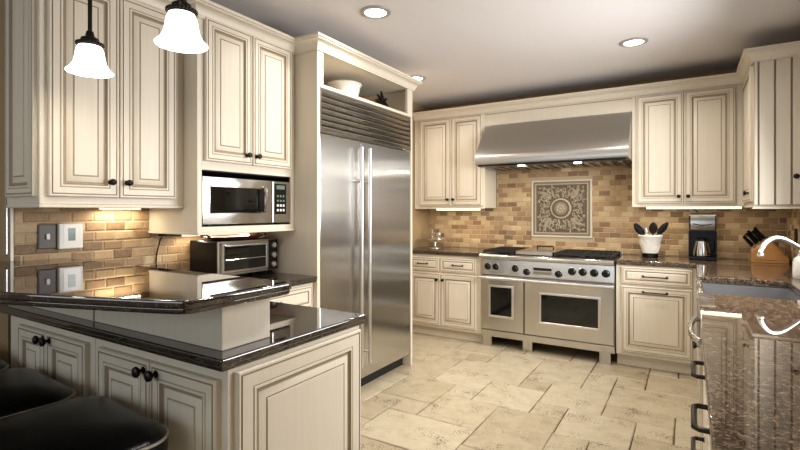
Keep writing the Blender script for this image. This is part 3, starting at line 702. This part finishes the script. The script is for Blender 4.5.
# things on the refrigerator shelf
t = thing('ceramic_bowl', 'white ceramic bowl on the shelf above the refrigerator', 'bowl', (-2.30, 2.93, 2.1605))
m = MB(); m.lathe([(.085, 0), (.09, .004), (.105, .05), (.118, .11), (.126, .145), (.132, .15), (.132, .158), (.122, .158), (.110, .11), (.095, .05), (.07, .012), (.001, .01)], (-2.30, 2.93, 2.1605), seg=36); m.build('bowl', ceramic, t)
m = MB(); m.lathe([(.1305, 0), (.137, .006), (.1325, .012)], (-2.30, 2.93, 2.303), seg=36); m.build('rim', ceramic, t)
t = thing('wicker_basket', 'brown wicker basket beside the bowl on the refrigerator shelf', 'basket', (-2.36, 3.33, 2.1605))
for k in range(5):
    m = MB(); a, b = .10+.004*k, .13+.004*k; n = 40; z = 2.1725+k*.024
    m.tube([(-2.36+a*math.cos(2*math.pi*i/n)+.003*math.sin(i*3+k), 3.33+b*math.sin(2*math.pi*i/n), z) for i in range(n)], .0125, 8, closed=True); m.build('coil', wicker, t)
t = thing('star_ornament', 'dark metal star ornament leaning on the wicker basket', 'ornament', (-2.17, 3.30, 2.1605))
m = MB(); P = []
for k in range(12):
    a = math.pi/2+k*math.pi/6; r = .088 if k % 2 == 0 else .028; P.append((math.cos(a)*r, math.sin(a)*r))
m.prism(P, -.008, .008, fn=lambda a, b, c: (-2.19-c+.25*-(b), 3.31+a, 2.249+b)); m.build('star', bronze, t)
m = MB(); m.lathe([(.02, 0), (.016, .01), (.001, .014)], (-2.182, 3.31, 2.249), (1, 0, 0), 14); m.build('centre', bronze, t)

# ------------------------------------------------------------------ left counter, peninsula, bar
t = thing('base_cabinet', 'cream base cabinet with drawer under the toaster oven', 'cabinet', (-2.4, 1.95, 0))
m = MB(); m.box(-2.697, -2.085, 1.56, 2.3285, .105, .873); m.build('body', cream, t, bevel=.002)
fd = FR((-2.085, 0, 0), *NL)
d = drawer_front(t, fd, 1.60, 2.30, .715, .858); pull(d, fd, 1.95, .785, .15)
for a, b, k in ((1.60, 1.947, 1.915), (1.953, 2.30, 1.985)):
    d = panel(t, fd, a, b, .137, .70, rail=.058); knob(d, fd, k, .64)
m = MB(); m.box(-2.16, -2.14, 1.57, 2.32, .001, .106); m.build('toe_kick', cream, t)
counter('countertop', [(-2.66, .871), (-1.117, .871), (-1.117, 1.566), (-2.042, 1.566), (-2.042, 2.326), (-2.69, 2.326), (-2.69, .945), (-2.66, .945)], .914, granite, 'dark granite counter running from toaster oven along the peninsula')
fp = FR((0, .905, 0), *NB)
t = thing('peninsula_cabinet', 'cream peninsula cabinet with paired doors next to the left wall', 'cabinet', (-2.29, 1.2, 0))
m = MB(); m.box(-2.60, -1.869, .905, 1.54, .105, .873); m.build('body', cream, t, bevel=.002)
for a, b, k in ((-2.475, -2.212, -2.235), (-2.206, -1.905, -2.178)):
    d = panel(t, fp, a, b, .135, .842); knob(d, fp, k, .815, r=.018)
m = MB(); m.box(-2.59, -1.87, .96, .98, .001, .106); m.build('toe_kick', cream, t)
t = thing('peninsula_cabinet', 'cream peninsula cabinet with paired doors and panelled open end', 'cabinet', (-1.5, 1.2, 0))
m = MB(); m.box(-1.866, -1.134, .905, 1.54, .105, .873); m.build('body', cream, t, bevel=.002)
for a, b, k in ((-1.815, -1.494, -1.522), (-1.487, -1.162, -1.452)):
    d = panel(t, fp, a, b, .135, .842); knob(d, fp, k, .812, r=.018)
panel(t, FR((-1.134, 0, 0), *NL), .928, 1.53, .125, .862, 'end_panel', .075, .018)
m = MB(); m.box(-1.866, -1.14, .96, 1.50, .001, .106); m.build('toe_kick', cream, t)
m = MB(); m.box(-2.69, -1.186, .926, 1.115, .9145, 1.058); t = tag(m.build('bar_riser', cream, bevel=.003), 'cream riser wall carrying the raised bar top', 'riser')
for x in (-1.92,):
    m = MB(); m.box(x-.004, x+.004, .9235, .926, .9145, 1.057); m.build('joint_strip', glaze, t)
bar = [(-1.145, .755), (-1.128, .765), (-1.117, .785), (-1.114, 1.125), (-1.122, 1.150), (-1.145, 1.160), (-2.69, 1.165), (-2.69, .93), (-2.95, .915), (-2.95, .62), (-2.72, .53), (-2.30, .50), (-1.95, .525), (-1.70, .572), (-1.53, .622), (-1.37, .674), (-1.22, .725)]
bar = bar[::-1]
# orientation check so that the lip is set inwards
A = sum(bar[i-1][0]*bar[i][1]-bar[i][0]*bar[i-1][1] for i in range(len(bar)))
if A < 0: bar = bar[::-1]
o = counter('bar_counter', bar, 1.096, granite, 'raised curved dark granite bar top over the peninsula'); o['category'] = 'bar counter'

# ------------------------------------------------------------------ wall plates, plug
m = MB(); m.loops([rect(1.043, 1.121, 1.146, 1.266, i, z, fr_l) for i, z in ((0, .0075), (0, .012), (.005, .016), (.012, .016))], [0]); t = tag(m.build('switch_plate', plain('pewter', rgb(92, 86, 80), .5)), 'dark bronze switch plate on the left tile splash', 'switch plate')
m = MB(); m.box(1.075, 1.089, 1.192, 1.22, .0162, .026, 0, fr_l); m.build('toggle', white_trim, t, bevel=.002)
t = thing('thermostat', 'white thermostat with grey screen beside the bronze switch plate', 'thermostat', fr_l(1.18, 1.142, .008))
m = MB(); m.box(1.126, 1.234, 1.142, 1.268, .0075, .032, 0, fr_l); m.build('housing', white_trim, t, bevel=.004)
m = MB(); m.box(1.166, 1.198, 1.182, 1.246, .0322, .0335, 0, fr_l); m.build('screen', lcd, t)
m = MB(); m.box(1.146, 1.222, 1.150, 1.262, .0318, .0326, 0, fr_l); m.build('face_plate', ceramic, t)
m = MB(); m.tube(smooth_pts([(-2.60, 1.625, 1.192), (-2.64, 1.635, 1.165), (-2.675, 1.64, 1.11), (-2.685, 1.638, 1.06), (-2.68, 1.635, 1.0), (-2.66, 1.65, .925)]), .004, 8)
m.box(-2.62, -2.54, 1.61, 1.70, 1.187, 1.2015); tag(m.build('power_adapter', black, bevel=.0), 'black power adapter and cord hanging under the microwave cabinet', 'adapter')
m = MB(); fo2 = FR((RW, 0, 0), *NR); m.loops([rect(-4.66, -4.58, 1.085, 1.20, i, z, fo2) for i, z in ((0, .0075), (0, .012), (.005, .016), (.012, .016))], [0]); t = tag(m.build('outlet_plate', bronze), 'dark bronze outlet plate on the tile behind the knife block', 'outlet')
for z in (1.125, 1.16):
    m = MB(); m.box(-4.635, -4.605, z-.012, z+.012, .0162, .018, 0, fo2); m.build('socket', black, t)

# toaster oven
t = thing('toaster_oven', 'black and steel toaster oven on the corner counter', 'toaster oven', (-2.5, 2.07, .9145))
m = MB(); m.box(-2.65, -2.395, 1.83, 2.308, .935, 1.150); m.build('body', black, t, bevel=.008)
for x in (-2.62, -2.42):
    for y in (1.86, 2.28): m = MB(); m.cyl((x, y, .9145), (0, 0, 1), .014, .021, 10); m.build('foot', black, t)
ft = FR((-2.395, 0, 0), *NL)
m = MB(); m.box(1.832, 2.306, .940, 1.148, .001, .012, 0, ft); m.build('front_frame', steel, t, bevel=.003)
m = MB(); m.loops([rect(1.850, 2.215, .955, 1.140, i, z, ft) for i, z in ((0, .0122), (0, .024), (.003, .027), (.016, .027), (.020, .021))], [0], True, False); d = m.build('door', steel, t)
m = MB(); m.box(1.868, 2.197, .972, 1.122, .0205, .022, 0, ft); m.build('door_glass', black_glass, d)
m = MB(); m.tube([ft(1.88, 1.122, .026), ft(1.885, 1.122, .05), ft(2.18, 1.122, .05), ft(2.185, 1.122, .026)], .008, 10); m.build('handle', chrome, d)
m = MB(); m.tube([ft(1.875, 1.035, .0235), ft(2.19, 1.035, .0235)], .0035, 8); m.build('rack', chrome, d)
m = MB(); m.box(2.228, 2.300, .945, 1.144, .0122, .016, 0, ft); d = m.build('control_panel', black, t)
for z in (.978, 1.042, 1.106):
    m = MB(); m.lathe([(.021, 0), (.019, .012), (.015, .016), (.001, .016)], ft(2.264, z, .0162), (1, 0, 0), 18); m.build('dial', nickel, d)
t = thing('serving_tray', 'dark red wooden tray lying on the toaster oven', 'tray', (-2.52, 2.07, 1.1505))
m = MB(); ell = lambda a, b, z: [(-2.52+a*math.cos(2*math.pi*i/36), 2.07+b*math.sin(2*math.pi*i/36), z) for i in range(36)]
m.loops([ell(.08, .16, 1.1505), ell(.10, .19, 1.158), ell(.125, .225, 1.170), ell(.120, .218, 1.173), ell(.09, .18, 1.164), ell(.05, .1, 1.163)], [0]); m.build('tray_body', wood_d, t)
for s in (-1, 1):
    m = MB(); y = 2.07+s*.215; m.tube([(-2.56, y, 1.172), (-2.545, y+s*.02, 1.184), (-2.495, y+s*.02, 1.184), (-2.48, y, 1.172)], .006, 8); m.build('tray_handle', wood_d, t)

# back left: footed glass stand with two tumblers
t = thing('cake_stand', 'footed glass and silver stand on the counter beyond the refrigerator', 'cake stand', (-2.47, 4.80, .9145))
m = MB(); m.lathe([(.07, 0), (.068, .005), (.02, .012), (.012, .03), (.012, .075), (.025, .085), (.001, .087)], (-2.47, 4.80, .9145)); m.build('foot', chrome, t)
m = MB(); m.lathe([(.02, 0), (.14, .006), (.155, .014), (.155, .018), (.14, .011), (.001, .006)], (-2.47, 4.80, 1.0018), seg=32); m.build('plate', nickel, t)
for (x, y, h, mt, lab) in ((-2.49, 4.79, .115, glass, 'clear glass tumbler standing on the footed silver stand'), (-2.425, 4.80, .08, chrome, 'small chrome shaker standing on the footed silver stand')):
    t = thing('tumbler' if mt is glass else 'shaker', lab, 'glass' if mt is glass else 'shaker', (x, y, 1.0085))
    if mt is glass:
        m = MB(); m.lathe([(.027, 0), (.033, h), (.030, h), (.025, .008), (.001, .007)], (x, y, 1.0085)); m.build('tumbler_wall', glass, t)
    else:
        m = MB(); m.lathe([(.024, 0), (.024, h*.7), (.022, h*.74)], (x, y, 1.0085)); m.build('shaker_body', chrome, t)
        m = MB(); m.lathe([(.025, 0), (.024, .012), (.012, .022), (.001, .024)], (x, y, 1.0085+h*.742)); m.build('cap', nickel, t)

# utensil crock
cx, cy = -.312, 4.86
t = thing('utensil_crock', 'white embossed utensil crock on a dark foot between range and coffee maker', 'crock', (cx, cy, .9145))
m = MB(); m.lathe([(.066, 0), (.066, .034), (.060, .036), (.001, .036)], (cx, cy, .9145), seg=32); m.build('foot', black, t, bevel=.0)
m = MB(); m.lathe([(.060, 0), (.066, .004), (.078, .07), (.092, .14), (.099, .15), (.101, .158), (.097, .164), (.088, .160), (.072, .07), (.055, .01), (.001, .008)], (cx, cy, .951), seg=36); cr = m.build('crock_wall', ceramic, t)
m = MB()
for k in range(9):
    a = 2*math.pi*k/9; P = []
    for i in range(8):
        s = i/7; aa = a+.5*math.sin(s*math.pi)+.2*s; r = .0668+.022*s; P.append((cx+r*math.cos(aa), cy+r*math.sin(aa), .965+.105*s))
    m.tube(P, .0032, 6)
m.build('embossed_vine', ceramic, t)
def utensil(name, label, base, top, headfn, mat):
    t = thing(name, label, 'utensil', base, 'utensils in the crock'); m = MB(); m.tube([base, top], .006, 8); m.build('shaft', mat, t); headfn(t, Vector(base), Vector(top), mat)
def spoon_head(w, l):
    def f(t, b, p, mat):
        d = (p-b).normalized(); m = MB(); s = d.cross(Vector((0, 1, 0))).normalized(); L = []
        for i in range(9):
            q = i/8; c = p+d*(q*l-.01); ww = w*max(.15, math.sin(math.pi*min(.96, .08+q*.9))**.6)
            nn = s.cross(d)
            L.append([c+s*ww*math.cos(a)+nn*(.007*math.sin(a)) for a in [2*math.pi*k/12 for k in range(12)]])
        m.loops(L, [0]); m.build('head', mat, t)
    return f
utensil('serving_spoon', 'black serving spoon leaning toward the range in the crock', (cx+.035, cy+.02, 1.0), (cx-.062, cy+.03, 1.125), spoon_head(.034, .125), black)
utensil('slotted_turner', 'dark slotted turner standing upright in the crock', (cx+.01, cy+.01, .975), (cx+.022, cy-.005, 1.14), spoon_head(.036, .10), bronze)
utensil('ladle', 'black ladle leaning toward the coffee maker in the crock', (cx-.03, cy-.03, 1.0), (cx+.07, cy-.04, 1.135), spoon_head(.028, .13), black)
utensil('whisk', 'steel whisk handle standing in the crock', (cx-.01, cy-.01, .975), (cx-.03, cy-.012, 1.14), spoon_head(.012, .05), nickel)

# coffee maker
t = thing('coffee_maker', 'black and steel drip coffee maker below the upper cabinet', 'coffee maker', (.087, 4.87, .9145))
a, b = -.012, .186
m = MB(); m.box(a, b, 4.755, 5.02, .9145, .945); m.build('base', black, t, bevel=.008)
m = MB(); m.box(a+.004, b-.004, 4.895, 5.02, .9455, 1.15); m.build('tower', black, t, bevel=.006)
m = MB(); m.box(a, b, 4.765, 5.02, 1.165, 1.300); d = m.build('brew_head', black, t, bevel=.012, seg=3)
m = MB(); m.prism([(4.7645, 1.170), (4.757, 1.185), (4.757, 1.272), (4.768, 1.297), (4.774, 1.297), (4.774, 1.170)], a+.012, b-.012, fn=lambda p, q, r: (r, p, q)); m.build('face_plate', steel, d, smooth=60)
m = MB(); m.box(a+.01, b-.01, 4.775, 4.93, 1.1505, 1.1645); m.build('filter_collar', black, t)
m = MB(); m.prism([(a+.03, 1.22), (.087, 1.205), (b-.03, 1.22), (b-.03, 1.228), (.087, 1.213), (a+.03, 1.228)], 4.7540, 4.7565, fn=lambda x, y, z: (x, z, y)); m.build('brow', black, d)
m = MB(); m.box(a+.01, b-.01, 4.80, 5.01, 1.3005, 1.314); m.build('lid', black, t, bevel=.005)
m = MB(); m.lathe([(.056, 0), (.063, .006), (.063, .04), (.052, .10), (.045, .128), (.040, .132), (.001, .133)], (.082, 4.832, .9458), seg=28); c_ = m.build('carafe', steel, t)
m = MB(); m.lathe([(.041, 0), (.041, .016), (.02, .022), (.001, .022)], (.082, 4.832, 1.079)); m.build('carafe_lid', black, c_)
m = MB(); m.tube([(.12, 4.815, 1.075), (.155, 4.79, 1.08), (.168, 4.785, 1.04), (.160, 4.79, .985), (.135, 4.80, .965)], .008, 10); m.build('carafe_handle', black, c_)
for s in (a+.003, b-.003):
    m = MB(); m.box(s-.006, s+.006, 4.77, 4.80, .9455, 1.1645); m.build('front_post', black, t)
m = MB(); m.tube(smooth_pts([(.055, 4.99, 1.318), (.045, 5.01, 1.335), (.035, 5.035, 1.345), (.03, 5.06, 1.352)]), .004, 8); m.box(.015, .042, 5.05, 5.0725, 1.343, 1.3595); tag(m.build('electrical_cable', black_matte), 'short black power cord above the coffee maker', 'cord')

# knife block
t = thing('knife_block', 'honey wood knife block on the counter behind the faucet', 'knife block', (.54, 4.86, .9145))
m = MB(); m.prism([(.425, .9145), (.665, .9145), (.665, .955), (.545, 1.105), (.43, 1.015)], 4.80, 4.925, fn=lambda x, y, z: (x, z, y)); m.build('block', wood_h, t, bevel=.004)
m = MB(); m.box(.44, .655, 4.7985, 4.7998, .935, .938); m.build('inlay', wood_d, t)
n_ = Vector((-.616, 0, .788)); e_ = Vector((.788, 0, .616))
labs = ['black handled knife in the wooden block']*7
for k, (u_, y, l, r) in enumerate(((.02, 4.825, .115, .011), (.055, 4.825, .13, .013), (.095, 4.825, .12, .011), (.125, 4.825, .135, .010), (.03, 4.875, .12, .011), (.075, 4.875, .135, .011), (.115, 4.875, .12, .010))):
    p = Vector((.43, y, 1.015))+e_*u_+n_*.001
    t = thing('kitchen_knife', labs[k], 'knife', p, 'knives in the wooden block'); m = MB()
    m.tube([p, p+n_*.02], .007, 8); m.build('bolster', nickel, t); m = MB()
    m.tube([p+n_*.0205, p+n_*.04, p+n_*l*.7, p+n_*l], [r*.9, r, r*.9, r*1.1], 8); m.build('knife_handle', black, t)

# ------------------------------------------------------------------ lamps
ring_m = plain('brushed_trim_ring', rgb(150, 144, 136), .4)
def recessed(x, y, label, power=12):
    t = thing('recessed_light', label, 'ceiling light', (x, y, CZ-.012))
    m = MB(); m.lathe([(.068, -.003), (.071, -.010), (.094, -.007), (.098, -.0008), (.068, -.0008)], (x, y, CZ), seg=36); m.build('trim_ring', ring_m, t)
    m = MB(); m.lathe([(.067, -.0045), (.067, -.0015), (.001, -.0015)], (x, y, CZ), seg=32); m.build('lamp_lens', lamp_m, t)
    area('recessed_lamp', (x, y, CZ-.013), (0, 0, 0), .12, .12, power, (1, .94, .86), t, 'DISK', math.radians(150))
recessed(-1.685, 2.46, 'round recessed ceiling light out in front of the refrigerator')
recessed(-.358, 3.89, 'round recessed ceiling light in front of the range')
recessed(-2.20, 3.875, 'round recessed ceiling light half hidden by the refrigerator crown')
recessed(-.358, 1.9, 'added unseen recessed ceiling light over the long sink counter'); recessed(-.8, .2, 'added unseen recessed ceiling light over the breakfast area', 3.5); recessed(-2.9, -.6, 'added unseen recessed ceiling light over the far breakfast area', 3.5)  # three unseen lamps added to light the rest of the room
def strip(x0, x1, y0, y1, z, label, power, mat=None):
    t = thing('under_cabinet_light', label, 'light', ((x0+x1)/2, (y0+y1)/2, z-.016))
    m = MB(); m.box(x0, x1, y0, y1, z-.006, z-.0008); m.build('housing', white_trim, t)
    m = MB(); m.box(x0+.004, x1-.004, y0+.004, y1-.004, z-.024, z-.0062); m.build('diffuser', mat or strip_m, t, bevel=.003)
    area('strip_lamp', ((x0+x1)/2, (y0+y1)/2, z-.026), (0, 0, 0), x1-x0-.01, y1-y0-.01, power, WARM, t)
strip(-2.44, -1.92, 4.76, 4.80, 1.365, 'lit strip light under the cabinet beside the refrigerator', 2.2)
strip(-.34, .36, 4.76, 4.80, 1.375, 'lit strip light under the cabinet above the coffee maker', 3)
strip(-2.66, -2.63, 1.30, 1.52, 1.362, 'short strip light under the cabinet above the thermostat', 1.1, strip_dim)
strip(-2.62, -2.58, 1.75, 2.25, 1.202, 'strip light under the microwave cabinet', 2.6, strip_dim)
def pendant(x, y, zb, label):
    t = thing('pendant_lamp', label, 'pendant lamp', (x, y, zb), 'pendant lamps over the bar')
    m = MB(); m.lathe([(q*.83, h*.78+.030) for q, h in [(.0935, 0), (.095, .004), (.079, .020), (.066, .044), (.060, .074), (.055, .107), (.046, .128), (.036, .136), (.034, .134), (.044, .125), (.052, .104), (.057, .074), (.063, .044), (.076, .021)]], (x, y, zb), seg=40)
    m.f = [f for f in m.f if len(f) == 4]; m.m = [0]*len(m.f); m.build('glass_shade', shade_m, t, smooth=60)
    m = MB(); m.lathe([(.040, .128), (.0445, .134), (.042, .142), (.032, .146), (.030, .158), (.016, .166), (.012, .185), (.001, .186)], (x, y, zb), seg=28); c_ = m.build('socket_cap', bronze, t)
    m = MB()
    for k in range(26):
        a = 2*math.pi*k/26; m.lathe([(.001, -.006), (.005, -.003), (.005, .003), (.001, .006)], (x+.0435*math.cos(a), y+.0435*math.sin(a), zb+.137), (0, 0, 1), 6)
    m.build('beaded_collar', bronze, c_)
    m = MB(); m.cyl((x, y, zb+.187), (0, 0, 1), .0075, CZ-.02-zb-.187, 12); m.build('rod', bronze, t)
    m = MB(); m.lathe([(.010, 0), (.055, .008), (.06, .0195)], (x, y, CZ-.02), seg=28); m.build('ceiling_canopy', bronze, t)
    d = bpy.data.lights.new('pendant_bulb', 'POINT'); d.energy = 4; d.color = (1, .9, .75); d.shadow_soft_size = .03
    o = bpy.data.objects.new('pendant_bulb', d); C.objects.link(o); o.parent = t; o.location = (0, 0, .05)
pendant(-1.948, .925, 1.828, 'black stemmed pendant lamp over the bar, nearer the left wall')
pendant(-1.379, .925, 1.828, 'black stemmed pendant lamp over the open end of the bar')

# ------------------------------------------------------------------ stools
def stool(x, y, rz, label):
    t = thing('bar_stool', label, 'stool', (0, 0, 0), 'black leather stools at the bar')
    hw, hd, r = .262, .235, .085
    def rr(s, z, bul=0):
        P = []
        for qx, qy, a0 in ((1, 1, 0), (-1, 1, 90), (-1, -1, 180), (1, -1, 270)):
            for k in range(7):
                a = math.radians(a0+15*k); P.append((s*(qx*(hw-r)+r*math.cos(a)), s*(qy*(hd-r)+r*math.sin(a)), z))
        return P
    m = MB(); L = [rr(.93, .625), rr(.985, .632), rr(1.0, .65), rr(1.0, .685), rr(.99, .692)]
    m.loops(L, [0], True, True); s_ = m.build('seat_base', leather, t, smooth=50)
    m = MB(); L = []
    for k in range(9):
        q = k/8; s = math.cos(q*math.pi/2*.97); L.append(rr(max(s, .05), .693+.042*math.sin(q*math.pi/2)))
    m.loops(L, [0]); m.build('seat_cushion', leather, t, smooth=60)
    m = MB(); m.tube(rr(1.003, .692), .0045, 8, closed=True); m.build('piping', piping, s_)
    for sx in (-1, 1):
        for sy in (-1, 1):
            m = MB(); L = []
            for z, o_, w in ((.001, .225, .016), (.3, .212, .02), (.624, .20, .022)):
                X, Y = sx*o_, sy*(o_-.03); L.append([(X-w, Y-w, z), (X+w, Y-w, z), (X+w, Y+w, z), (X-w, Y+w, z)])
            m.loops(L, [0]); m.build('leg', black, t)
    for s in (-1, 1):
        m = MB(); m.box(-.20, .20, s*.187-.010, s*.187+.010, .21, .235); m.build('foot_rail', black, t)
        m = MB(); m.box(s*.217-.010, s*.217+.010, -.17, .17, .26, .285); m.build('side_rail', black, t)
    t.location = (x, y, 0); t.rotation_euler = (0, 0, rz); WORLD[t.name] = Vector((x, y, 0))
stool(-1.52, .61, math.radians(-4), 'black leather bar stool at the open end of the bar')
stool(-2.07, .61, math.radians(-4), 'black leather bar stool in the middle of the three')
stool(-2.62, .61, math.radians(-4), 'black leather bar stool at the far end beyond the left wall')
